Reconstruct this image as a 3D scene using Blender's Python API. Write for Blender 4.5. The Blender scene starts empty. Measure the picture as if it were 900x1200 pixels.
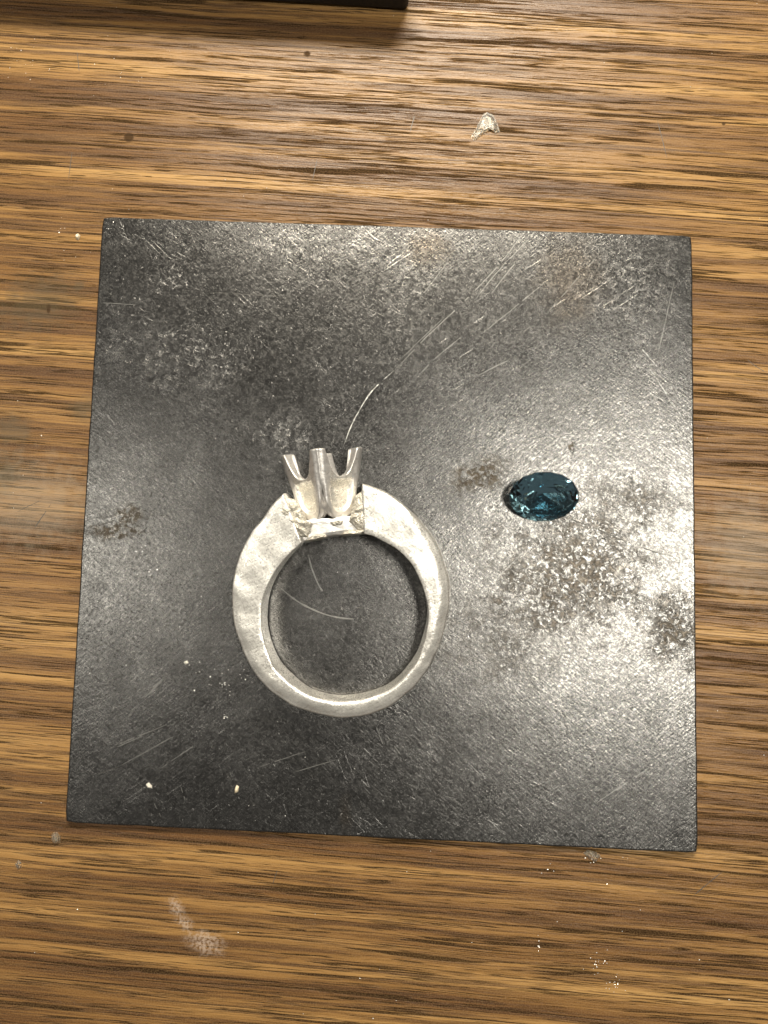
import bpy, bmesh, math, random
from mathutils import Vector, Matrix, noise

MM = 0.001
random.seed(7)
scn = bpy.context.scene
COL = scn.collection

# ------------------------------------------------------------------ camera
cam_d = bpy.data.cameras.new("camera")
cam = bpy.data.objects.new("camera", cam_d)
COL.objects.link(cam)
RCV = Matrix(((0.9992748, 0.03399626, -0.01715045),
              (0.0323334, -0.99547491, -0.08935467),
              (-0.02011057, 0.08873534, -0.9958522)))      # world -> image axes (right, down, forward)
PLATE_T = 0.7                                              # plate thickness, mm
CAM = Vector((1.23774, -6.1788, 80.0609 + PLATE_T))        # mm
FPX = 900.0
r0, r1, r2 = RCV[0], RCV[1], RCV[2]
rot = Matrix((r0, -r1, -r2)).transposed()
cam.matrix_world = Matrix.Translation(CAM * MM) @ rot.to_4x4()
cam_d.sensor_fit = 'HORIZONTAL'
cam_d.sensor_width = 36.0
cam_d.lens = FPX / 900.0 * 36.0
cam_d.clip_start = 0.005
cam_d.clip_end = 20.0
scn.camera = cam

# ------------------------------------------------------------------ light of the room
world = bpy.data.worlds.new("World")
scn.world = world
world.use_nodes = True
bg = world.node_tree.nodes['Background']
bg.inputs[0].default_value = (1.0, 0.95, 0.88, 1)
bg.inputs[1].default_value = 0.11

def lamp(name, loc, sx, sy, power, col):
    d = bpy.data.lights.new(name, 'AREA')
    d.shape = 'RECTANGLE'; d.size = sx; d.size_y = sy
    d.energy = power; d.color = col
    o = bpy.data.objects.new(name, d); COL.objects.link(o)
    o.location = loc
    o.rotation_euler = (-Vector(loc)).to_track_quat('-Z', 'Y').to_euler()
    return o
lamp("ceiling_lamp_right", (0.32, 0.03, 1.0), 0.21, 0.25, 6.6, (1.0, 0.95, 0.84))
lamp("ceiling_lamp_left", (-0.52, 0.02, 1.0), 0.12, 0.30, 2.0, (1.0, 0.95, 0.84))
lamp("falloff_lamp", (0.0, 0.23, 0.22), 0.16, 0.045, 1.9, (1.0, 0.92, 0.77))  # unseen lamp for the top sheen, set low and close to add falloff

scn.view_settings.view_transform = 'Standard'
scn.view_settings.look = 'None'
scn.view_settings.exposure = 0.0
scn.view_settings.gamma = 1.0
scn.view_settings.use_curve_mapping = False

# ------------------------------------------------------------------ helpers
def un(u, v, z=0.0, slope=0.0, y0=0.0):
    """photo pixel -> point (mm) on the plane  Z = z + slope*(Y-y0)"""
    d = RCV.transposed() @ Vector(((u - 450) / FPX, (v - 600) / FPX, 1.0))
    t = (z - CAM.z + slope * (CAM.y - y0)) / (d.z - slope * d.y)
    return CAM + d * t

def mesh_obj(name, verts, faces, mat, parent=None, smooth=False, scale=MM):
    me = bpy.data.meshes.new(name)
    me.from_pydata([tuple(Vector(v) * scale) for v in verts], [], faces)
    me.update()
    if smooth:
        me.polygons.foreach_set('use_smooth', [True] * len(me.polygons))
    if mat: me.materials.append(mat)
    o = bpy.data.objects.new(name, me)
    COL.objects.link(o)
    if parent: o.parent = parent
    return o

def fix_normals(o):
    bm = bmesh.new(); bm.from_mesh(o.data)
    bmesh.ops.remove_doubles(bm, verts=bm.verts, dist=1e-7)
    bmesh.ops.recalc_face_normals(bm, faces=bm.faces)
    bm.to_mesh(o.data); bm.free()

def tag(o, label, cat, group=None, kind=None):
    o['label'] = label
    if cat: o['category'] = cat
    if group: o['group'] = group
    if kind: o['kind'] = kind
    return o

def fbm(p, f, oct=3):
    s = 0; a = 1; n = 0
    for i in range(oct):
        s += a * noise.noise(p * f); n += a
        a *= .5; f *= 2.1
    return s / n

def sstep(a, b, x):
    t = max(0.0, min(1.0, (x - a) / (b - a)))
    return t * t * (3 - 2 * t)

def catmull(pts, n):
    """resample an open polyline of vectors into n points, smoothly"""
    P = [pts[0] * 2 - pts[1]] + list(pts) + [pts[-1] * 2 - pts[-2]]
    out = []
    m = len(pts) - 1
    for i in range(n):
        t = i / (n - 1) * m
        k = min(int(t), m - 1); f = t - k
        a, b, c, d = P[k], P[k + 1], P[k + 2], P[k + 3]
        out.append(0.5 * ((2 * b) + (c - a) * f + (2 * a - 5 * b + 4 * c - d) * f * f + (3 * b - a - 3 * c + d) * f ** 3))
    return out

class NT:
    """small shader-node builder; coordinates in millimetres of object space"""
    def __init__(s, name):
        s.m = bpy.data.materials.new(name); s.m.use_nodes = True
        s.t = s.m.node_tree; s.N = s.t.nodes; s.L = s.t.links
        s.b = s.N['Principled BSDF']
        s.co = s.N.new('ShaderNodeTexCoord').outputs['Object']
        mp = s.N.new('ShaderNodeVectorMath'); mp.operation = 'SCALE'
        s.L.new(s.co, mp.inputs[0]); mp.inputs['Scale'].default_value = 1000.0
        s.mm = mp.outputs[0]
    def put(s, sock, v):
        if isinstance(v, bpy.types.NodeSocket): s.L.new(v, sock)
        elif isinstance(v, (int, float)) and sock.type in ('RGBA',): sock.default_value = (v, v, v, 1)
        elif sock.type == 'RGBA' and len(v) == 3: sock.default_value = (*v, 1)
        else: sock.default_value = v
    def map(s, v, scale=(1, 1, 1), rot=0.0, loc=(0, 0, 0)):
        n = s.N.new('ShaderNodeMapping'); s.put(n.inputs[0], v)
        n.inputs['Location'].default_value = loc; n.inputs['Rotation'].default_value = (0, 0, rot)
        n.inputs['Scale'].default_value = scale
        return n.outputs[0]
    def noise(s, v, scale=1.0, detail=3, rough=.5, dist=0.0, col=False):
        n = s.N.new('ShaderNodeTexNoise'); s.put(n.inputs['Vector'], v)
        n.inputs['Scale'].default_value = scale; n.inputs['Detail'].default_value = detail
        n.inputs['Roughness'].default_value = rough; n.inputs['Distortion'].default_value = dist
        return n.outputs['Color' if col else 'Fac']
    def voro(s, v, scale=1.0, feat='F1'):
        n = s.N.new('ShaderNodeTexVoronoi'); n.feature = feat; s.put(n.inputs['Vector'], v)
        n.inputs['Scale'].default_value = scale
        return n.outputs['Distance']
    def rng(s, x, a, b, c=0.0, d=1.0, smooth=True):
        n = s.N.new('ShaderNodeMapRange'); n.interpolation_type = 'SMOOTHSTEP' if smooth else 'LINEAR'
        s.put(n.inputs[0], x)
        for i, q in enumerate((a, b, c, d)): n.inputs[i + 1].default_value = q
        return n.outputs[0]
    def op(s, o, a, b=0.0, c=0.0, clamp=False):
        n = s.N.new('ShaderNodeMath'); n.operation = o; n.use_clamp = clamp
        for i, q in enumerate((a, b, c)): s.put(n.inputs[i], q)
        return n.outputs[0]
    def mix(s, f, a, b, mode='MIX'):
        n = s.N.new('ShaderNodeMix'); n.data_type = 'RGBA'; n.blend_type = mode
        s.put(n.inputs[0], f); s.put(n.inputs[6], a); s.put(n.inputs[7], b)
        return n.outputs[2]
    def ramp(s, x, stops):
        n = s.N.new('ShaderNodeValToRGB'); s.put(n.inputs[0], x)
        e = n.color_ramp.elements
        while len(e) < len(stops): e.new(.5)
        for q, (p, c) in zip(e, stops): q.position = p; q.color = (*c, 1)
        return n.outputs[0]
    def spot(s, u, v, ru, rv, z, rot=0.0, soft=.5, wob=None):
        """mask of an elongated mark centred at photo pixel u,v; radii in pixels"""
        c = un(u, v, z); k = 11.3
        n = s.N.new('ShaderNodeMapping'); n.vector_type = 'TEXTURE'; s.put(n.inputs[0], s.mm)
        n.inputs['Location'].default_value = (c.x, c.y, 0); n.inputs['Rotation'].default_value = (0, 0, rot)
        n.inputs['Scale'].default_value = (ru / k, rv / k, 1e5)
        l = s.N.new('ShaderNodeVectorMath'); l.operation = 'LENGTH'; s.L.new(n.outputs[0], l.inputs[0])
        d = l.outputs['Value']
        if wob is not None: d = s.op('ADD', d, wob)
        return s.rng(d, 1 - soft, 1 + soft * .3, 1, 0)
    def mx(s, *a):
        r = a[0]
        for q in a[1:]: r = s.op('MAXIMUM', r, q)
        return r
    def bump(s, h, strength, dist, prev=None):
        n = s.N.new('ShaderNodeBump'); n.inputs['Strength'].default_value = strength
        n.inputs['Distance'].default_value = dist; s.put(n.inputs['Height'], h)
        if prev is not None: s.L.new(prev, n.inputs['Normal'])
        return n.outputs[0]
    def out(s, **k):
        for a, v in k.items(): s.put(s.b.inputs[a.replace('_', ' ')], v)
        return s.m

# ------------------------------------------------------------------ materials
def wood_material():
    s = NT('walnut_laminate')
    w = s.noise(s.map(s.mm, (.035, .09, 1)), 1, 2)
    wv = s.N.new('ShaderNodeCombineXYZ'); s.put(wv.inputs[1], s.op('MULTIPLY', s.op('SUBTRACT', w, .5), .9))
    add = s.N.new('ShaderNodeVectorMath'); s.L.new(s.map(s.mm, (1.12, 1.2, 1), rot=math.radians(2.6)), add.inputs[0]); s.L.new(wv.outputs[0], add.inputs[1])
    P = add.outputs[0]
    band = s.noise(s.map(P, (.010, .36, 1)), 1, 4, .55)
    fine = s.noise(s.map(P, (.030, 1.5, 1), loc=(9, 3, 0)), 1, 5, .62)
    fib = s.noise(s.map(P, (.30, 8, 1)), 1, 3, .6)
    col = s.ramp(s.op('ADD', s.op('MULTIPLY', band, .85), s.op('MULTIPLY', fib, .15)), [(.38, (.095, .043, .0145)), (.48, (.158, .079, .0245)), (.56, (.243, .130, .041)), (.66, (.340, .196, .067))])
    # brown late-wood streaks of many widths
    st = s.op('ADD', s.op('MULTIPLY', fine, .8), s.op('ADD', s.op('MULTIPLY', band, -.22), s.op('MULTIPLY', fib, .14)))
    col = s.mix(s.rng(st, .365, .43, 0, .66), col, (.046, .0195, .008))
    fine2 = s.noise(s.map(P, (.05, 3.4, 1), loc=(19, 33, 0)), 1, 4, .6)
    col = s.mix(s.rng(fine2, .535, .60, 0, .62), col, (.050, .022, .009))
    # long dark pores: broken, ragged, almost straight lines
    rag = s.op('MULTIPLY', s.op('SUBTRACT', fib, .5), .035)
    pores = None
    for (fx, fy, lo, c, w, mx_, my_, lo2, m0, m1) in ((.010, .55, 51, .50, .017, .05, .9, 3, .47, .54), (.014, .85, 7, .47, .018, .06, 1.3, 23, .47, .55),
                                       (.014, .85, 7, .57, .018, .06, 1.3, 43, .51, .57), (.026, 1.7, 27, .54, .017, .10, 2.0, 63, .50, .57), (.022, 2.6, 15, .49, .020, .10, 2.0, 53, .48, .55), (.022, 2.6, 15, .58, .020, .10, 2.0, 73, .48, .55), (.05, 3.6, 91, .46, .016, .14, 2.4, 83, .54, .60)):
        n = s.op('ADD', s.noise(s.map(P, (fx, fy, 1), loc=(lo, lo * 1.7, 0)), 1, 3, .5), rag); w *= 1.12
        k = s.noise(s.map(P, (mx_, my_, 1), loc=(lo2, lo2, 0)), 1, 3, .6)
        wv2 = s.op('MULTIPLY', s.rng(k, m0, m1 + .1), w * 1.6)
        l = s.op('MULTIPLY', s.rng(s.op('DIVIDE', s.op('ABSOLUTE', s.op('SUBTRACT', n, c)), s.op('ADD', wv2, .002)), .35, 1.0, 1, 0), s.rng(k, m0, m1))
        pores = l if pores is None else s.mx(pores, l)
    col = s.mix(s.op('MULTIPLY', pores, .92), col, (.014, .0075, .0045))
    grain = s.noise(s.mm, 7, 2, .6)
    col = s.mix(s.rng(grain, .35, .7, 0, .14), col, (.45, .29, .13))
    # stained places; lamp sheen at left and right is painted into the colour
    wob = s.op('MULTIPLY', s.op('SUBTRACT', s.noise(s.mm, .9, 4, .6), .5), 1.6)
    dirt = s.mx(s.spot(45, 355, 60, 40, 0, .3, .8, wob), s.spot(15, 505, 26, 22, 0, 0, .7, wob), s.spot(5, 555, 22, 30, 0, 0, .8, wob),
                s.spot(92, 335, 10, 8, 0, .4, .6, wob), s.spot(98, 480, 20, 16, 0, 0, .7, wob))
    col = s.mix(s.op('MULTIPLY', dirt, .55), col, (.075, .058, .034))
    sheen = s.mx(s.spot(40, 590, 90, 60, 0, 0, .9, wob), s.spot(880, 640, 70, 70, 0, 0, .9, wob))  # pale lamp sheen put into the wood colour
    col = s.mix(s.op('MULTIPLY', sheen, .30), col, (.30, .26, .20))
    smear = s.mx(s.spot(206, 1062, 14, 9, 0, -.9, .8, wob), s.spot(217, 1083, 14, 8, 0, -.6, .8, wob), s.spot(240, 1104, 24, 15, 0, -.3, .8, wob))
    sm = s.op('MULTIPLY', smear, s.rng(s.noise(s.mm, 3.2, 3, .6), .36, .6))
    col = s.mix(s.op('MULTIPLY', sm, .50), col, (.46, .37, .30))
    pit = s.mx(s.spot(151, 161, 7, 7, 0, 0, .35), s.spot(360, 63, 5, 4.5, 0, 0, .5), s.spot(848, 145, 2.6, 2.6, 0), s.spot(57, 362, 3, 7, 0))
    col = s.mix(s.op('MULTIPLY', pit, .85), col, (.045, .028, .016))
    rough = s.op('ADD', s.rng(fine, .3, .7, .30, .42), s.op('MULTIPLY', pores, .25))
    h = s.op('SUBTRACT', s.op('MULTIPLY', fib, .25), s.op('MULTIPLY', pores, 1.0))
    h = s.op('ADD', h, s.op('MULTIPLY', s.noise(s.map(P, (1.1, 4.5, 1)), 1, 3, .6), .55))
    nb = s.bump(h, .45, .00011)
    return s.out(Base_Color=col, Roughness=rough, Normal=nb, Specular_IOR_Level=s.op('MULTIPLY', s.op('SUBTRACT', 1.0, s.mx(pores, pit)), .25))

def plate_material():
    s = NT('worn_steel')
    T = PLATE_T
    big = s.noise(s.mm, .085, 4, .6)
    mid = s.noise(s.map(s.mm, loc=(40, 12, 3)), .42, 5, .65)
    grit = s.noise(s.mm, 5.0, 4, .7)
    mott = s.noise(s.map(s.mm, (1, 1, 1), loc=(5, 9, 0)), 1.25, 5, .7)
    v = s.op('ADD', s.op('MULTIPLY', big, .25), s.op('ADD', s.op('MULTIPLY', mid, .30), s.op('MULTIPLY', grit, .45)))
    col = s.ramp(v, [(.36, (.064, .0625, .060)), (.46, (.100, .098, .095)), (.54, (.132, .1295, .126)), (.64, (.187, .184, .178))])
    # fine dark pitting, denser where the steel is stained
    wob = s.op('MULTIPLY', s.op('SUBTRACT', s.noise(s.mm, .7, 5, .65), .5), 1.9)
    wob2 = s.op('MULTIPLY', s.op('SUBTRACT', s.noise(s.map(s.mm, loc=(60, 2, 0)), .42, 6, .72), .5), 3.0)
    dens = s.mx(s.spot(370, 285, 110, 22, T, -.1, .9, wob), s.spot(195, 420, 120, 55, T, .1, .9, wob), s.spot(205, 325, 35, 30, T, 0, .9, wob),
                s.spot(330, 510, 50, 30, T, 0, .9, wob), s.spot(740, 340, 70, 80, T, 0, .9, wob), s.spot(670, 460, 60, 20, T, 0, .9, wob),
                s.spot(480, 330, 40, 22, T, .5, .9, wob), s.spot(740, 570, 30, 25, T, 0, .9, wob))
    pitn = s.op('ADD', s.rng(mott, .54, .66), 0)
    pits = s.op('MULTIPLY', pitn, s.op('ADD', s.op('MULTIPLY', dens, .75), .14))
    specks = s.rng(s.noise(s.mm, 2.6, 2, .5), .68, .75)
    stain = s.mx(s.spot(565, 557, 40, 22, T, .35, .7, wob), s.spot(135, 622, 38, 11, T, .1, .45, wob), s.spot(150, 605, 26, 14, T, .1, .6, wob),
                 s.spot(670, 523, 5, 6, T, 0, .4), s.op('MULTIPLY', s.mx(s.spot(668, 672, 105, 85, T, .4, 1, wob2), s.spot(788, 735, 44, 50, T, .3, 1, wob2), s.op('MULTIPLY', s.spot(735, 585, 70, 24, T, 0, 1, wob2), .7), s.op('MULTIPLY', s.spot(590, 750, 90, 60, T, 0, 1, wob2), .5)), .82))
    brown = s.mx(s.spot(670, 330, 45, 60, T, 0, 1, wob), s.spot(405, 955, 9, 22, T, 0, .9, wob), s.spot(500, 290, 30, 26, T, 0, .9, wob))
    col = s.mix(s.op('MULTIPLY', brown, .38), col, (.15, .118, .085))
    col = s.mix(s.op('MULTIPLY', pits, .75), col, (.035, .034, .032))
    col = s.mix(s.op('MULTIPLY', specks, .6), col, (.03, .028, .026))
    stn = s.op('MULTIPLY', stain, s.op('MULTIPLY', s.rng(s.noise(s.mm, 1.7, 6, .8, .6), .46, .54), .95))
    col = s.mix(stn, col, (.052, .041, .028))
    gn = s.noise(s.map(s.mm, loc=(70, 3, 0)), 3.6, 5, .8)
    gn2 = s.noise(s.map(s.map(s.mm, rot=.6), (1.5, 5, 1), loc=(7, 3, 0)), 1.2, 4, .75)
    gr = s.rng(s.op('ADD', s.op('MULTIPLY', gn, .6), s.op('MULTIPLY', gn2, .4)), .42, .58)
    col = s.mix(1.0, col, s.mix(gr, (.76, .755, .745), (1.16, 1.16, 1.16)), 'MULTIPLY')
    # brushed hairlines at several angles
    hair = None
    for a, f, loc in ((.75, (.13, 6.5, 1), 3), (-.62, (.16, 7.5, 1), 17), (1.15, (.2, 8, 1), 29), (.45, (.18, 7, 1), 41)):
        n = s.noise(s.map(s.map(s.mm, rot=a, loc=(loc, loc, 0)), f), 1, 2, .5)
        n = s.rng(n, .66, .74)
        hair = n if hair is None else s.mx(hair, n)
    hair = s.op('MULTIPLY', hair, s.rng(s.noise(s.mm, .22, 2), .45, .62))
    col = s.mix(s.op('MULTIPLY', hair, .15), col, (.36, .355, .345))
    sp2 = s.noise(s.map(s.mm, loc=(3, 8, 1)), 2.6, 5, .75)
    rough = s.op('ADD', s.op('SUBTRACT', s.rng(sp2, .35, .68, .22, .335), s.op('MULTIPLY', gr, .085)), s.op('MULTIPLY', stn, .14))
    rough = s.op('SUBTRACT', rough, s.op('MULTIPLY', hair, .05))
    st1 = s.noise(s.map(s.map(s.mm, rot=.7), (1.3, 5.5, 1)), 1, 3, .6)
    st2 = s.noise(s.map(s.map(s.mm, rot=-.75, loc=(9, 4, 0)), (1.3, 6.0, 1)), 1, 3, .6)
    h = s.op('ADD', s.op('MULTIPLY', sp2, .45), s.op('ADD', s.op('MULTIPLY', st1, .45), s.op('MULTIPLY', st2, .45)))
    h = s.op('SUBTRACT', h, s.op('MULTIPLY', s.mx(pits, stn, specks), .45))
    h = s.op('SUBTRACT', h, s.op('MULTIPLY', hair, .10))
    nb = s.bump(h, .40, .00010)
    return s.out(Base_Color=col, Metallic=.95, Roughness=rough, Normal=nb)

def silver_material(name, base, rough, metal, bump, scale=2.6):
    s = NT(name)
    a = s.noise(s.mm, .6, 4, .6); g = s.noise(s.mm, scale, 5, .68); f = s.noise(s.map(s.map(s.mm, rot=.9), (1.2, 5.0, 3)), 1.0, 4, .65)
    col = s.mix(s.rng(a, .35, .68), tuple(c * .84 for c in base), base)
    col = s.mix(s.rng(g, .60, .72, 0, .35), col, (.34, .315, .28))
    f2 = s.noise(s.map(s.map(s.mm, rot=-.5, loc=(8, 2, 0)), (.7, 6.5, 3)), 1.0, 3, .6)
    col = s.mix(s.rng(f, .60, .70, 0, .38), col, (.33, .305, .27))
    col = s.mix(s.rng(f2, .58, .68, 0, .45), col, (.30, .28, .25))
    r = s.rng(g, .32, .68, rough - .09, rough + .12)
    b = s.noise(s.map(s.mm, loc=(3, 1, 7)), 1.1, 3, .55)
    h = s.op('ADD', s.op('MULTIPLY', g, s.rng(b, .4, .6, .4, 1.3)), s.op('MULTIPLY', s.op('SUBTRACT', f, s.op('MULTIPLY', f2, 1.0)), .75))
    return s.out(Base_Color=col, Metallic=metal, Roughness=r, Normal=s.bump(h, bump, .00012))

def plain(name, **k):
    s = NT(name); return s.out(**k)

M_WOOD = wood_material()
M_STEEL = plate_material()
M_SILVER = silver_material('pickled_silver', (.87, .845, .79), .32, .74, .20, 5.0)
M_CLAW = silver_material('cast_silver', (.82, .795, .765), .41, .82, .16, 4.5)
M_SOLDER = silver_material('rough_solder', (.62, .58, .50), .34, .7, 1.0, 3.4)

def gem_material():
    s = NT('blue_topaz')
    return s.out(Base_Color=(.34, .65, .80), Transmission_Weight=1.0, Roughness=.015, IOR=1.63)
M_GEM = gem_material()
def black_material():
    s = NT('black_rubber')
    n = s.noise(s.mm, 2.5, 4, .6)
    return s.out(Base_Color=s.mix(n, (.012, .012, .011), (.028, .026, .024)), Roughness=s.rng(n, .3, .7, .5, .75), Normal=s.bump(n, .3, .0002))
M_BLACK = black_material()
def scratch_material():
    s = NT('bright_scratch')
    n = s.noise(s.mm, 5, 3, .6)
    return s.out(Base_Color=s.mix(s.rng(n, .4, .6), (.14, .138, .13), (.55, .54, .51)), Metallic=.6, Roughness=.42)
M_SCR = scratch_material()
M_SCRF = plain('fine_scratch', Base_Color=(.21, .207, .195), Metallic=.6, Roughness=.4)
M_SCRD = plain('dark_scratch', Base_Color=(.07, .066, .06), Metallic=.5, Roughness=.5)
def crumb_material(name, a, b):
    s = NT(name); n = s.noise(s.mm, 3, 3, .6)
    return s.out(Base_Color=s.mix(n, a, b), Roughness=.35, Specular_IOR_Level=.7)
M_CRUMB = crumb_material('pale_crumb', (.45, .41, .34), (.74, .71, .65))
M_TAN = crumb_material('tan_crumb', (.36, .27, .15), (.80, .72, .56))
def wax_material():
    s = NT('clear_resin'); n = s.noise(s.mm, 2.2, 3, .6)
    return s.out(Base_Color=(.86, .76, .58), Transmission_Weight=.95, Roughness=s.rng(n, .3, .7, .22, .5), IOR=1.42, Normal=s.bump(n, .6, .0002))
M_WAX = wax_material()
M_FILING = plain('silver_filing', Base_Color=(.88, .86, .82), Metallic=.55, Roughness=.3)

# ------------------------------------------------------------------ workbench
def box(x0, x1, y0, y1, z0, z1, b=0.0):
    bm = bmesh.new()
    bmesh.ops.create_cube(bm, size=1)
    for v in bm.verts:
        v.co = Vector((x0 + (v.co.x + .5) * (x1 - x0), y0 + (v.co.y + .5) * (y1 - y0), z0 + (v.co.z + .5) * (z1 - z0)))
    if b: bmesh.ops.bevel(bm, geom=bm.edges[:], offset=b, segments=3, affect='EDGES', profile=.5)
    return bm
def bm_obj(name, bm, mat, parent=None, smooth=False):
    for v in bm.verts: v.co *= MM
    me = bpy.data.meshes.new(name); bm.to_mesh(me); bm.free()
    if smooth: me.polygons.foreach_set('use_smooth', [True] * len(me.polygons))
    me.materials.append(mat)
    o = bpy.data.objects.new(name, me); COL.objects.link(o)
    if parent: o.parent = parent
    return o
bench = bm_obj('workbench_top', box(-600, 600, -400, 400, -30, 0, 1.0), M_WOOD)
tag(bench, 'walnut brown laminate workbench with long dark streaks of grain', None, kind='structure')

# ------------------------------------------------------------------ steel plate
def build_plate():
    cs = [un(u, v, PLATE_T) for u, v in ((76, 964), (818, 1000), (811, 276), (120, 254))]
    # thin sheet with a tiny worn edge radius and slightly uneven outline
    n = 60; ring = []
    for k in range(4):
        a, b = cs[k], cs[(k + 1) % 4]
        d = (b - a).normalized(); nrm = Vector((d.y, -d.x, 0))
        for i in range(n):
            t = i / n
            p = a.lerp(b, t)
            w = .05 * noise.noise(Vector((p.x * .35, p.y * .35, 3))) + .025 * noise.noise(Vector((p.x * 1.7, p.y * 1.7, 9)))
            p = p + nrm * w
            if i == 0:
                pa = cs[(k - 1) % 4]
                p = p + ((b - a).normalized() + (pa - a).normalized()) * .12
            ring.append(p)
    c = sum(cs, Vector()) / 4
    V = []; F = []
    levels = [(0.0, -0.06), (.06, 0.0), (PLATE_T - .10, 0.0), (PLATE_T - .04, -.04), (PLATE_T, -.17)]
    m = len(ring)
    for z, off in levels:
        for p in ring:
            q = c + (p - c) * (1 + off / 34.0)
            V.append((q.x, q.y, z))
    for l in range(len(levels) - 1):
        for i in range(m):
            j = (i + 1) % m
            F.append((l * m + i, l * m + j, (l + 1) * m + j, (l + 1) * m + i))
    F.append(tuple(range((len(levels) - 1) * m, len(levels) * m)))
    F.append(tuple(range(m - 1, -1, -1)))
    o = mesh_obj('steel_plate', V, F, M_STEEL)
    return o
plate = build_plate()
tag(plate, 'square grey steel plate, scratched and stained, lying flat on the brown workbench', 'metal plate')

def scratch(pts, w=.09, mat=None, parent=plate, z=PLATE_T, h=.014, name='scratch', jit=.05):
    """a raised burr or groove lip along a line of photo pixels: thin ridge, tapered at both ends"""
    P = [un(u, v, z) for u, v in pts]
    n = max(8, int(sum((P[i + 1] - P[i]).length for i in range(len(P) - 1)) / .45))
    Q = catmull(P, n) if len(P) > 2 else [P[0].lerp(P[1], i / (n - 1)) for i in range(n)]
    V = []; F = []
    sd = random.random() * 100
    for i, p in enumerate(Q):
        d = (Q[min(i + 1, n - 1)] - Q[max(i - 1, 0)]).normalized(); s = Vector((-d.y, d.x, 0))
        t = i / (n - 1)
        k = w * .5 * min(1, 5 * t + .12, 5 * (1 - t) + .12) * (.65 + .7 * abs(noise.noise(Vector((i * .55, sd, 0)))) * 2)
        p = p + s * jit * noise.noise(Vector((i * .23, sd, 5)))
        for a, hz in ((-1, .003), (0, h), (1, .003)):
            q = p + s * k * a
            V.append((q.x, q.y, z + hz))
        if i and (noise.noise(Vector((i * .31, sd, 8))) > -.22):
            b = 3 * i
            F += [(b - 3, b, b + 1, b - 2), (b - 2, b + 1, b + 2, b - 1)]
    o = mesh_obj(name, V, F, mat or M_SCR, parent, smooth=True)
    return o

S = scratch
S([(402, 524), (414, 494), (430, 466), (446, 448), (462, 434)], .09)
S([(462, 434), (500, 395), (545, 352), (585, 310), (614, 272)], .055, M_SCRF, h=.006)
S([(628, 270), (610, 290), (580, 322), (556, 352)], .055, M_SCRF, h=.006)
S([(540, 395), (510, 420), (490, 440)], .045, M_SCRF, h=.005)
S([(736, 392), (762, 420), (783, 445)], .06)
S([(361, 650), (366, 668), (376, 690), (390, 703), (399, 710)], .15, M_SCRF, h=.010)
S([(320, 682), (345, 702), (370, 716), (398, 724), (424, 726)], .14, M_SCRF, h=.010)
S([(402, 668), (420, 682), (440, 692)], .09, M_SCRF)
S([(462, 672), (470, 682), (471, 688)], .06)
S([(655, 604), (690, 616), (725, 631), (762, 645), (800, 655)], .10, M_SCRD)
S([(553, 716), (551, 735), (540, 755)], .07, M_SCRD)
S([(760, 430), (800, 490)], .05)
for a, b in (((198, 788), (158, 832)), ((190, 796), (150, 838)), ((196, 849), (130, 876)), ((205, 862), (140, 898)), ((178, 858), (126, 880)),
             ((236, 868), (186, 902)), ((180, 940), (189, 958)), ((212, 922), (217, 938)), ((630, 940), (667, 957)), ((150, 895), (100, 912)),
             ((118, 355), (160, 357)), ((128, 490), (139, 501)), ((246, 343), (330, 347)), ((610, 300), (575, 345)), ((640, 330), (560, 395)),
             ((700, 300), (640, 368)), ((520, 372), (470, 420)), ((505, 262), (470, 305)), ((560, 440), (600, 420)), ((655, 660), (690, 690)),
             ((700, 655), (735, 690)), ((700, 620), (760, 665)), ((620, 640), (560, 700)), ((600, 880), (640, 902)), ((720, 560), (770, 600)),
             ((415, 845), (430, 870)), ((440, 850), (452, 880)), ((452, 860), (470, 885)), ((265, 905), (280, 930)), ((360, 880), (300, 900)),
             ((240, 700), (215, 735)), ((345, 905), (395, 890)), ((530, 300), (490, 352)), ((760, 900), (700, 940)), ((790, 330), (770, 420))):
    S([a, b], random.uniform(.035, .06), random.choice((M_SCRF, M_SCRF, M_SCRF, M_SCRD)), h=.005)

# ------------------------------------------------------------------ the ring
SLOPE = 0.098                       # the ring lies on its bottom edge and on one claw, head raised
YB = un(405, 838, 3.6).y            # lowest point of the shank
def mid_z(y): return PLATE_T + 1.62 + SLOPE * (y - YB)
def half_w(y): return 1.60 + 0.034 * max(0, y - YB)
EZ = Vector((0, -SLOPE, 1)).normalized()
ring = bpy.data.objects.new('silver_ring', None); COL.objects.link(ring)
rc = un(402, 715, PLATE_T); ring.location = rc * MM
tag(ring, 'unpolished silver ring lying on its side on the steel plate with an empty claw setting', 'ring')
ring_inv = Matrix.Translation(-ring.location)
def ring_part(o):
    o.parent = ring; o.data.transform(ring_inv); return o

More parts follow.
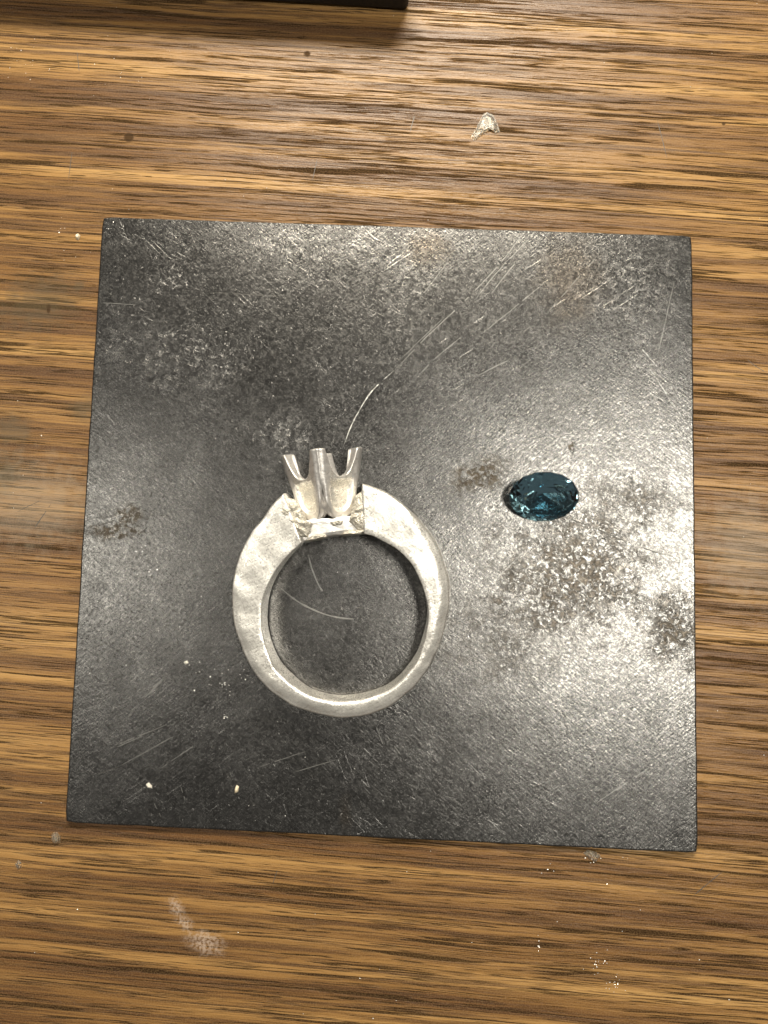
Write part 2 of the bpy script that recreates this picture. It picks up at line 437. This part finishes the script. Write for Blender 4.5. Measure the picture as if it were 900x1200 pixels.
OUT = [(425, 566), (441, 571), (456, 578), (470, 588), (483, 599), (496, 612), (507, 627), (516, 643), (523, 662), (527, 681), (528, 700),
       (525, 722), (519, 747), (509, 772), (495, 795), (478, 812), (459, 825), (437, 835), (411, 840), (385, 839), (359, 832), (338, 823),
       (318, 809), (300, 788), (286, 762), (278, 737), (274, 712), (274, 692), (277, 668), (284, 646), (295, 625), (308, 608), (320, 592), (334, 577)]
INN = [(427, 623), (440, 627), (453, 634), (465, 641), (475, 650), (484, 661), (491, 674), (497, 689), (501, 706), (502, 722), (500, 738), (496, 754), (490, 769),
       (480, 784), (466, 799), (447, 811), (425, 818), (403, 821), (383, 819), (364, 814), (346, 803), (332, 791), (321, 778), (313, 760), (308, 742), (306, 724),
       (307, 706), (311, 690), (318, 675), (327, 661), (336, 650), (345, 641), (354, 633)]
def build_band():
    NS = 260
    o_ = catmull([Vector((*p, 0)) for p in OUT], NS); i_ = catmull([Vector((*p, 0)) for p in INN], NS)
    # even spacing by angle so the pairs face each other
    def even(L):
        acc = [0]
        for a, b in zip(L, L[1:]): acc.append(acc[-1] + (b - a).length)
        res = []; k = 0
        for i in range(NS):
            t = acc[-1] * i / (NS - 1)
            while k < NS - 2 and acc[k + 1] < t: k += 1
            f = (t - acc[k]) / max(1e-9, acc[k + 1] - acc[k]); res.append(L[k].lerp(L[k + 1], min(1, f)))
        return res
    o_, i_ = even(o_), even(i_)
    V = []; F = []; NP = None
    for k in range(NS):
        s = k / (NS - 1)
        # centre heights
        po = un(o_[k].x, o_[k].y, PLATE_T + 1.62 + .9, SLOPE + .006, YB)
        pi = un(i_[k].x, i_[k].y, PLATE_T + 1.62 + 1.60, SLOPE + .034, YB)
        po.z = mid_z(po.y); pi.z = mid_z(pi.y)
        hw_o, hw_i = half_w(po.y), half_w(pi.y)
        rad = po - pi; wr = rad.length; rd = rad / wr
        low = sstep(.22, .42, s) * sstep(.80, .62, s)           # how much the section rounds over, most at the bottom of the shank
        rgt = sstep(.02, .16, s) * sstep(.5, .3, s)
        bo = .34 + .62 * low + .30 * rgt                        # radial width of outer bevel
        bd = .42 + .55 * low + .25 * rgt                        # its drop
        bi = .10 + .16 * low
        bo = min(.20 + .2 * low, wr * .3)
        lft = sstep(.68, .78, s) * sstep(1.0, .94, s)
        so = (.15 + 1.0 * rgt + .9 * low + .5 * lft) ; so = min(so, wr * .5)   # gently sloped shoulder inside the edge
        bd = bo * 1.1 + .1 + .75 * rgt; bo = bo + .22 * rgt
        half = []
        hw = lambda r: hw_i + (hw_o - hw_i) * r / wr
        half += [(0, 0), (0, .35), (0, .7)]                     # inner wall, fractions of height
        prof = [(0, 0.0), (0, hw_i * .4), (0, hw_i * .75), (0, hw_i - bi), (bi * .3, hw_i - bi * .3), (bi, hw(bi))]
        zs = so * (.12 + .22 * so)
        for q in (.12, .25, .38, .5, .6, .7, .8, .9, 1):
            r = bi + (wr - bo - bi) * q
            sl = max(0.0, r - (wr - bo - so))
            prof.append((r, hw(r) - sl * (.12 + .22 * sl)))
        for q in (.2, .4, .6, .8, 1):
            a = q * math.pi / 2 * .92
            r = wr - bo + bo * math.sin(a) * (1 - .06); prof.append((min(r, wr), hw(wr) - zs - bd * (1 - math.cos(a))))
        z1 = prof[-1][1]
        prof += [(wr, z1 * .75), (wr + .02, z1 * .38), (wr + .03, 0)]
        full = prof + [(r, -z) for r, z in prof[-2:0:-1]]
        NP = len(full)
        for (r, z) in full:
            p = pi + rd * r + EZ * z
            n1 = noise.noise_vector(p * .55) * .10 + noise.noise_vector(p * 1.5 + Vector((7, 1, 3))) * .026
            rough = .35 + .65 * sstep(.45, .95, r / wr)
            n2 = noise.noise_vector(p * 4.2) * .012 * rough
            fade = .5 if abs(z) > hw_i * .9 and r < wr * .55 else 1
            V.append(p + n1 * (.7 if fade < 1 else 1) + n2 * fade)
    for k in range(NS - 1):
        for j in range(NP):
            a = k * NP + j; b = k * NP + (j + 1) % NP
            F.append((a, b, b + NP, a + NP))
    F.append(tuple(range(NP))); F.append(tuple(range((NS - 1) * NP, NS * NP)))
    o = mesh_obj('band', V, F, M_SILVER, smooth=True)
    fix_normals(o); o.data.polygons.foreach_set('use_smooth', [True] * len(o.data.polygons))
    return ring_part(o)
band = build_band()

def polygon_lump(name, poly, zfun, zbot, mat, amp, freq, parent=None, cells=34, edge=.35, smooth=True, bulge=.3):
    """a lump with a traced outline: top surface zfun(p)+noise, sides down to zbot(p). poly in mm (x,y)"""
    xs = [p[0] for p in poly]; ys = [p[1] for p in poly]
    n = len(poly)
    # dense outline
    L = []
    for i in range(n):
        a, b = Vector((*poly[i], 0)), Vector((*poly[(i + 1) % n], 0))
        m = max(1, int((b - a).length / (max(max(xs) - min(xs), max(ys) - min(ys)) / cells)))
        for k in range(m): L.append(a.lerp(b, k / m))
    c = sum(L, Vector()) / len(L)
    R = 9; V = []; F = []; m = len(L)
    sd = Vector((poly[0][0], poly[0][1], 2.0))
    for r in range(R):
        t = 1 - r / R
        for p in L:
            q = c + (p - c) * t
            if r < R: q = q + Vector((noise.noise(q * freq + sd), noise.noise(q * freq - sd), 0)) * amp * .5
            e = sstep(0, .42, 1 - t)
            z = zfun(q) + bulge * (e - 1) + amp * fbm(q + sd, freq, 3) * (.4 + .6 * e)
            V.append((q.x, q.y, z))
    V.append((c.x, c.y, zfun(c) + amp * fbm(c + sd, freq, 3)))
    for r in range(R - 1):
        for i in range(m):
            j = (i + 1) % m
            F.append((r * m + i, r * m + j, (r + 1) * m + j, (r + 1) * m + i))
    for i in range(m): F.append(((R - 1) * m + i, (R - 1) * m + (i + 1) % m, R * m))
    b0 = len(V)
    for p in L:
        V.append((p.x, p.y, zbot(p)))
    for i in range(m):
        j = (i + 1) % m
        F.append((i, b0 + i, b0 + j, j))
    F.append(tuple(b0 + i for i in range(m)))
    o = mesh_obj(name, V, F, mat, smooth=smooth)
    fix_normals(o)
    if smooth: o.data.polygons.foreach_set('use_smooth', [True] * len(o.data.polygons))
    if parent: o.parent = parent
    return o

def top_z(q): return mid_z(q.y) + half_w(q.y)
def bot_z(q): return mid_z(q.y) - half_w(q.y) * .8
def px_poly(pts, z, slope=0): return [tuple(un(u, v, z, slope, YB)[:2]) for u, v in pts]
ZT = PLATE_T + 3.2
o = polygon_lump('solder_or_bright_lump', px_poly([(317, 601), (325, 592), (335, 582), (347, 586), (353, 598), (358, 608), (366, 613), (360, 630), (350, 628), (343, 618), (336, 612), (328, 606), (320, 606)], ZT, SLOPE + .034),
                 lambda q: top_z(q) + .02, bot_z, M_SOLDER, .30, 2.2, cells=60)
ring_part(o)
o = polygon_lump('solder_or_bright_lump', px_poly([(417, 580), (426, 572), (430, 586), (435, 592), (437, 604), (434, 612), (438, 620), (430, 624), (420, 622), (409, 610), (412, 596)], ZT, SLOPE + .034),
                 lambda q: top_z(q) - .02, bot_z, M_SOLDER, .28, 2.4, cells=50)
ring_part(o)
# bridge under the head
o = polygon_lump('bridge', px_poly([(352, 611), (366, 608.5), (380, 608), (400, 606), (418, 604), (433, 604), (433, 623), (420, 624), (403, 625), (385, 627.5), (368, 631), (353, 635)], ZT - .6, SLOPE + .02),
                 lambda q: top_z(q) - .42, lambda q: mid_z(q.y) - half_w(q.y) * .9, M_CLAW, .16, .9, cells=70, bulge=.12)
ring_part(o)
# ragged solder rim along the lower edge of the bridge
for pts in ([(358, 634), (366, 628), (376, 627), (382, 625), (383, 629), (372, 632)], [(399, 627), (407, 623), (420, 621), (432, 620), (432, 624), (420, 625.5), (408, 627)],
            [(386, 612), (398, 609), (404, 610), (402, 615), (390, 617)], [(413, 600), (420, 598), (423, 604), (420, 610), (413, 609)]):
    o = polygon_lump('solder_or_bright_lump', px_poly(pts, ZT - .3, SLOPE + .02), lambda q: top_z(q) - .18, lambda q: mid_z(q.y) - .5, M_SOLDER, .2, 2.2, cells=24)
    ring_part(o)

o = polygon_lump('solder_or_bright_lump', px_poly([(383, 600), (386, 588), (388, 584), (391, 589), (393, 598), (390, 604), (385, 604)], ZT - 1, SLOPE), lambda q: top_z(q) - .75, lambda q: mid_z(q.y) - .5, M_SILVER, .15, 2, cells=16)  # bright lump added behind the slit, stands for the lit rear wall
ring_part(o)

def build_setting():
    zm = lambda u, v: un(u, v, PLATE_T + 1.62, SLOPE, YB)
    B = zm(384.5, 608); T = zm(376.5, 529)
    EY = (T - B).normalized(); H = (T - B).length
    EX = EY.cross(EZ).normalized()
    NU = 48; NV = 46
    RB, RT = 3.0, 4.45
    TH = .80
    HN = H * .60                     # floor of the notches
    def fr(u, q):
        c = q if u < 0 else (q + 1) % 4
        return c % 2 == 1
    def bounds(u, q):
        a = abs(u)
        u0 = .66
        top = HN + (H - HN) * min(1, (a / u0)) ** 3.0 if a < u0 else H
        bot = (3.0 if fr(u, q) else .8) * a ** 3.0
        return bot, top
    def surf(u, q, h, off):
        # diamond plan with rounded corners: corner q, u in -1..1 across the face
        t = (u + 1) / 2
        th0 = q * math.pi / 2
        c0 = Vector((math.cos(th0), math.sin(th0))); c1 = Vector((math.cos(th0 + math.pi / 2), math.sin(th0 + math.pi / 2)))
        rv = RB + (RT - RB) * (h / H)
        p = c0.lerp(c1, t)
        nrm = (c0 + c1).normalized()
        # rounded claw ridge
        a = abs(u)
        ridge = sstep(.72, 1.0, a)
        p2 = p * rv
        cor = c0 if t < .5 else c1
        p2 = p2 - cor * ridge * .30                              # blunt corner
        # scooped panel
        inner = 1 - sstep(.47, .56, a)
        up = sstep(.5, 1.0, h - 5.5 * a ** 3) * sstep(HN - .1, HN - 1.3, h)
        p2 = p2 - nrm * .42 * inner * up
        # groove that splits the lower claw into two legs
        g = sstep(.84, 1.0, a) * sstep(H * .60, H * .34, h) * (1 if fr(u, q) else .3)
        p2 = p2 - cor * .42 * g
        # belly of each leg
        p2 = p2 * (1 + .0 * math.sin(math.pi * min(1, h / H)))
        d = nrm.lerp(cor, sstep(.6, 1, a)); d.normalize()
        p2 = p2 - d * off * (.85 + .75 * sstep(.5, .9, a))
        # lean the foot inwards
        p2 = p2 * (1 - .10 * sstep(1.6, 0, h))
        return B + EX * p2.x + EZ * p2.y + EY * h
    V = []; F = []; cells = []
    cols = [(q, -1 + 2 * i / NU) for q in range(4) for i in range(NU)]
    rows = None
    for (q, u) in cols:
        bot, top = bounds(u, q)
        e = .10
        seq = []
        for j in range(NV):
            seq.append((bot + e + (top - bot - 2 * e) * j / (NV - 1), 0.0))
        seq += [(top - .03, .05), (top, .14), (top, TH - .14), (top - .03, TH - .05)]
        for j in range(NV):
            seq.append((top - e - (top - bot - 2 * e) * j / (NV - 1), TH))
        seq += [(bot + .03, TH - .05), (bot, TH - .14), (bot, .14), (bot + .03, .05)]
        rows = len(seq)
        for h, off in seq:
            p = surf(u, q, h, off)
            p = p + noise.noise_vector(p * 1.3) * .035 + noise.noise_vector(p * 4.0) * .010
            V.append(p)
        cells.append([(h, off, abs(u)) for h, off in seq])
    nc = len(cols); groups = []; frost = []
    for k in range(nc):
        k2 = (k + 1) % nc
        for j in range(rows):
            j2 = (j + 1) % rows
            F.append((k * rows + j, k * rows + j2, k2 * rows + j2, k2 * rows + j))
            hh = min(cells[k][j][0], cells[k][j2][0], cells[k2][j][0], cells[k2][j2][0])
            h_, of_, a_ = cells[k][j]
            frost.append(1 if of_ == 0 and a_ < .51 and h_ - 5.5 * a_ ** 3 > .75 else 0)
            q, u = cols[k]
            corner = q if u < 0 else (q + 1) % 4
            groups.append(corner if hh > HN + .35 else -1)
    me = bpy.data.meshes.new('tmp'); me.from_pydata(V, [], F); me.update()
    bm = bmesh.new(); bm.from_mesh(me); bmesh.ops.recalc_face_normals(bm, faces=bm.faces); bm.to_mesh(me); bm.free()
    me.update()
    N = [v.normal.copy() for v in me.vertices]
    F = [tuple(p.vertices) for p in me.polygons]
    parts = []
    for g in (-1, 0, 1, 2, 3):
        idx = {}; vs = []; ns = []; fs = []; mi = []
        for f, gg, fz in zip(F, groups, frost):
            if gg != g: continue
            nf = []
            for i in f:
                if i not in idx: idx[i] = len(vs); vs.append(V[i]); ns.append(N[i])
                nf.append(idx[i])
            fs.append(nf); mi.append(fz)
        o = mesh_obj('setting' if g < 0 else 'prong', vs, fs, M_CLAW, smooth=True)
        o.data.materials.append(M_SILVER)
        o.data.polygons.foreach_set('material_index', mi)
        ring_part(o)
        o.data.normals_split_custom_set_from_vertices([tuple(n) for n in ns])
        parts.append(o)
    for p in parts[1:]: p.parent = parts[0]
    bpy.data.meshes.remove(me)
build_setting()

# ------------------------------------------------------------------ the gemstone
GR = (-6, 35, 5, 0)
def build_gem():
    bm = bmesh.new()
    A, Bx = 3.6, 2.85           # half axes
    n = 16
    def ringv(s, z, ph=0, k=n):
        return [bm.verts.new((A * s * math.cos(2 * math.pi * (i + ph) / k), Bx * s * math.sin(2 * math.pi * (i + ph) / k), z)) for i in range(k)]
    table = ringv(.60, .95, .5, 8)
    star = ringv(.80, .60, 0, 8)
    g1 = ringv(1.0, .09); g0 = ringv(1.0, -.09)
    pm = ringv(.52, -1.15, .5, 8)
    cul = bm.verts.new((0, 0, -2.15))
    bm.faces.new(table)
    for i in range(8):
        j = (i + 1) % 8; h = (i - 1) % 8
        bm.faces.new((table[h], table[i], star[i]))
        bm.faces.new((table[i], star[i], g1[2 * i], g1[(2 * i + 1) % n]) if False else (star[i], g1[2 * i], g1[2 * i + 1]))
        bm.faces.new((star[i], g1[2 * i + 1], star[j], table[i]))
        bm.faces.new((star[j], g1[2 * i + 1], g1[(2 * i + 2) % n]))
        bm.faces.new((g0[2 * i], g0[2 * i + 1], pm[i]))
        bm.faces.new((g0[2 * i + 1], g0[(2 * i + 2) % n], pm[i]))
        bm.faces.new((pm[i], g0[(2 * i + 2) % n], pm[j], cul))
    for i in range(n):
        j = (i + 1) % n
        bm.faces.new((g1[i], g0[i], g0[j], g1[j]))
    bmesh.ops.recalc_face_normals(bm, faces=bm.faces)
    R = Matrix.Rotation(math.radians(GR[0]), 3, 'Z') @ Matrix.Rotation(math.radians(GR[1]), 3, 'X') @ Matrix.Rotation(math.radians(GR[2]), 3, 'Y') @ Matrix.Rotation(math.radians(GR[3]), 3, 'Z')
    for v in bm.verts: v.co = R @ v.co
    zmin = min(v.co.z for v in bm.verts)
    for v in bm.verts: v.co.z -= zmin
    o = bm_obj('gemstone', bm, M_GEM)
    c = un(638, 582, PLATE_T + 2.0)
    o.location = Vector((c.x, c.y, PLATE_T + .006)) * MM
    return o
gem = build_gem()
tag(gem, 'dark teal blue faceted oval gemstone resting on the steel plate beside the ring', 'gemstone')

# ------------------------------------------------------------------ black block cut off by the top edge
def build_block():
    a = un(478, 13, 0); b = un(262, 0, 0)
    d = (b - a).normalized(); ang = math.atan2(-d.y, -d.x)
    bm = box(-90, 0, 0, 45, 0, 6.5, .5)
    o = bm_obj('black_block', bm, M_BLACK)
    o.location = a * MM; o.rotation_euler = (0, 0, ang)
    return o
blk = build_block()
tag(blk, 'black block cut off by the top edge of the photo, standing on the workbench', 'block')

# ------------------------------------------------------------------ crumbs, flakes and filings
def flake(name, pts, z, h, mat, amp, freq, label, cat, group=None):
    P = px_poly(pts, z + h * .3)
    c = Vector((sum(p[0] for p in P) / len(P), sum(p[1] for p in P) / len(P), 0))
    P = [(x - c.x, y - c.y) for x, y in P]
    rr = max(Vector(p).length for p in P)
    o = polygon_lump(name, P, lambda q: h * (1 - .6 * (q.length / rr) ** 2), lambda q: .004, mat, amp, freq, cells=22, smooth=False, bulge=h * .45)
    o.location = Vector((c.x, c.y, z)) * MM
    return tag(o, label, cat, group or {'crumb': 'loose crumbs on the plate and bench', 'resin flake': 'clear flakes on the bench'}[cat])
flake('resin_flake', [(551, 161), (558, 150), (566, 134), (571, 131), (578, 134), (584, 148), (586, 154), (580, 156), (574, 152), (566, 157), (556, 165)], 0, .22, M_WAX, .13, 1.1,
      'clear triangular shard of resin on the wood near the top of the photo', 'resin flake')
flake('resin_flake', [(59, 983), (61, 977), (66, 975), (71, 981), (70, 988), (63, 989)], 0, .4, M_WAX, .2, 1.8,
      'small clear chip on the wood below the lower left corner of the plate', 'resin flake')
flake('resin_flake', [(17, 1013), (21, 1008), (25, 1011), (25, 1017), (20, 1019)], 0, .25, M_WAX, .15, 2,
      'small cloudy chip on the wood at the lower left edge of the photo', 'resin flake')
flake('crumb', [(171, 919), (174, 917), (178, 921), (178, 924), (173, 923)], PLATE_T, .25, M_CRUMB, .1, 3,
      'white crumb on the lower left of the steel plate, left of the tan crumb', 'crumb')
flake('crumb', [(275, 925), (277, 920), (280, 922), (279, 928), (275, 930)], PLATE_T, .3, M_TAN, .1, 3,
      'tan crumb on the steel plate below the ring', 'crumb')
flake('crumb', [(88, 276), (91, 273), (94, 276), (92, 281), (89, 280)], 0, .3, M_TAN, .1, 3,
      'tan crumb on the wood left of the upper left plate corner', 'crumb')
flake('crumb', [(215, 776), (219, 774), (221, 777), (217, 779)], PLATE_T, .22, M_CRUMB, .08, 3,
      'white crumb on the steel plate left of the ring', 'crumb')
flake('crumb', [(683, 1000), (689, 996), (699, 998), (704, 1004), (698, 1010), (691, 1006)], 0, .35, M_WAX, .25, 2.2,
      'clear crushed crumb on the wood touching the lower edge of the plate', 'crumb')

def filings():
    bm = bmesh.new()
    R = random.Random(11)
    def chip(u, v, z, r):
        c = un(u, v, z)
        a = R.random() * 6.28; e = R.uniform(.5, 1.0)
        vs = []
        for k in range(5):
            t = a + k * 1.2566 + R.uniform(-.3, .3)
            x, y = r * math.cos(t), r * e * math.sin(t)
            vs.append(bm.verts.new((c.x + x, c.y + y, z + .004)))
        top = bm.verts.new((c.x + R.uniform(-.3, .3) * r, c.y + R.uniform(-.3, .3) * r, z + r * R.uniform(.4, .9)))
        for k in range(5): bm.faces.new((vs[k], vs[(k + 1) % 5], top))
        bm.faces.new(vs[::-1])
    def on_plate(u, v):
        p = un(u, v, PLATE_T); return abs(p.x) < 31.5 and abs(p.y) < 31.6
    def in_ring(u, v): return ((u - 402) / 130) ** 2 + ((v - 700) / 145) ** 2 < 1 or (320 < u < 440 and 520 < v < 640)
    n = 0
    while n < 120:
        u, v = R.uniform(0, 900), R.uniform(0, 1200)
        if in_ring(u, v) and R.random() < .8: continue
        if in_ring(u, v) and ((u - 404) / 85) ** 2 + ((v - 722) / 80) ** 2 > 1: continue
        z = PLATE_T if on_plate(u, v) else 0.0
        if z == 0 and abs(un(u, v, 0).x) < 33 and abs(un(u, v, 0).y) < 33: continue
        if (u - 640) ** 2 + (v - 582) ** 2 < 60 ** 2: continue
        chip(u, v, z, R.choice((.035, .04, .045, .05, .06, .08)) * (1 if z == 0 else .8)); n += 1
    for cu, cv, s, k in ((700, 1128, 14, 16), (718, 1152, 12, 18), (693, 1005, 12, 10), (730, 1003, 10, 5), (265, 805, 14, 12), (280, 790, 12, 6), (630, 1108, 8, 6),
                         (240, 790, 18, 8), (25, 75, 30, 14), (140, 85, 30, 8), (300, 955, 20, 3), (65, 262, 20, 4), (773, 770, 12, 6), (160, 640, 12, 6), (175, 665, 14, 6),
                         (265, 840, 4, 5), (572, 140, 12, 9), (640, 1020, 12, 4)):
        for _ in range(k):
            u, v = R.gauss(cu, s * .5), R.gauss(cv, s * .5)
            z = PLATE_T if on_plate(u, v) else 0.0
            if z == 0 and abs(un(u, v, 0).x) < 33 and abs(un(u, v, 0).y) < 33: continue
            chip(u, v, z, R.choice((.04, .045, .055, .075)))
    o = bm_obj('metal_filings', bm, M_FILING)
    tag(o, 'tiny bright metal filings scattered over the workbench and the plate', 'filings', kind='stuff')
filings()

# a few hairline scratches in the bench
for pts in (((86, 168), (80, 210)), ((94, 92), (90, 60)), ((488, 128), (480, 156)), ((866, 412), (884, 428), (900, 438)), ((770, 140), (782, 186)), ((812, 1050), (846, 1022)),
            ((330, 1005), (318, 1040)), ((372, 185), (366, 212)), ((20, 600), (50, 585)), ((40, 620), (60, 590))):
    S(list(pts), .07, M_SCRD, bench, 0.0, .006)
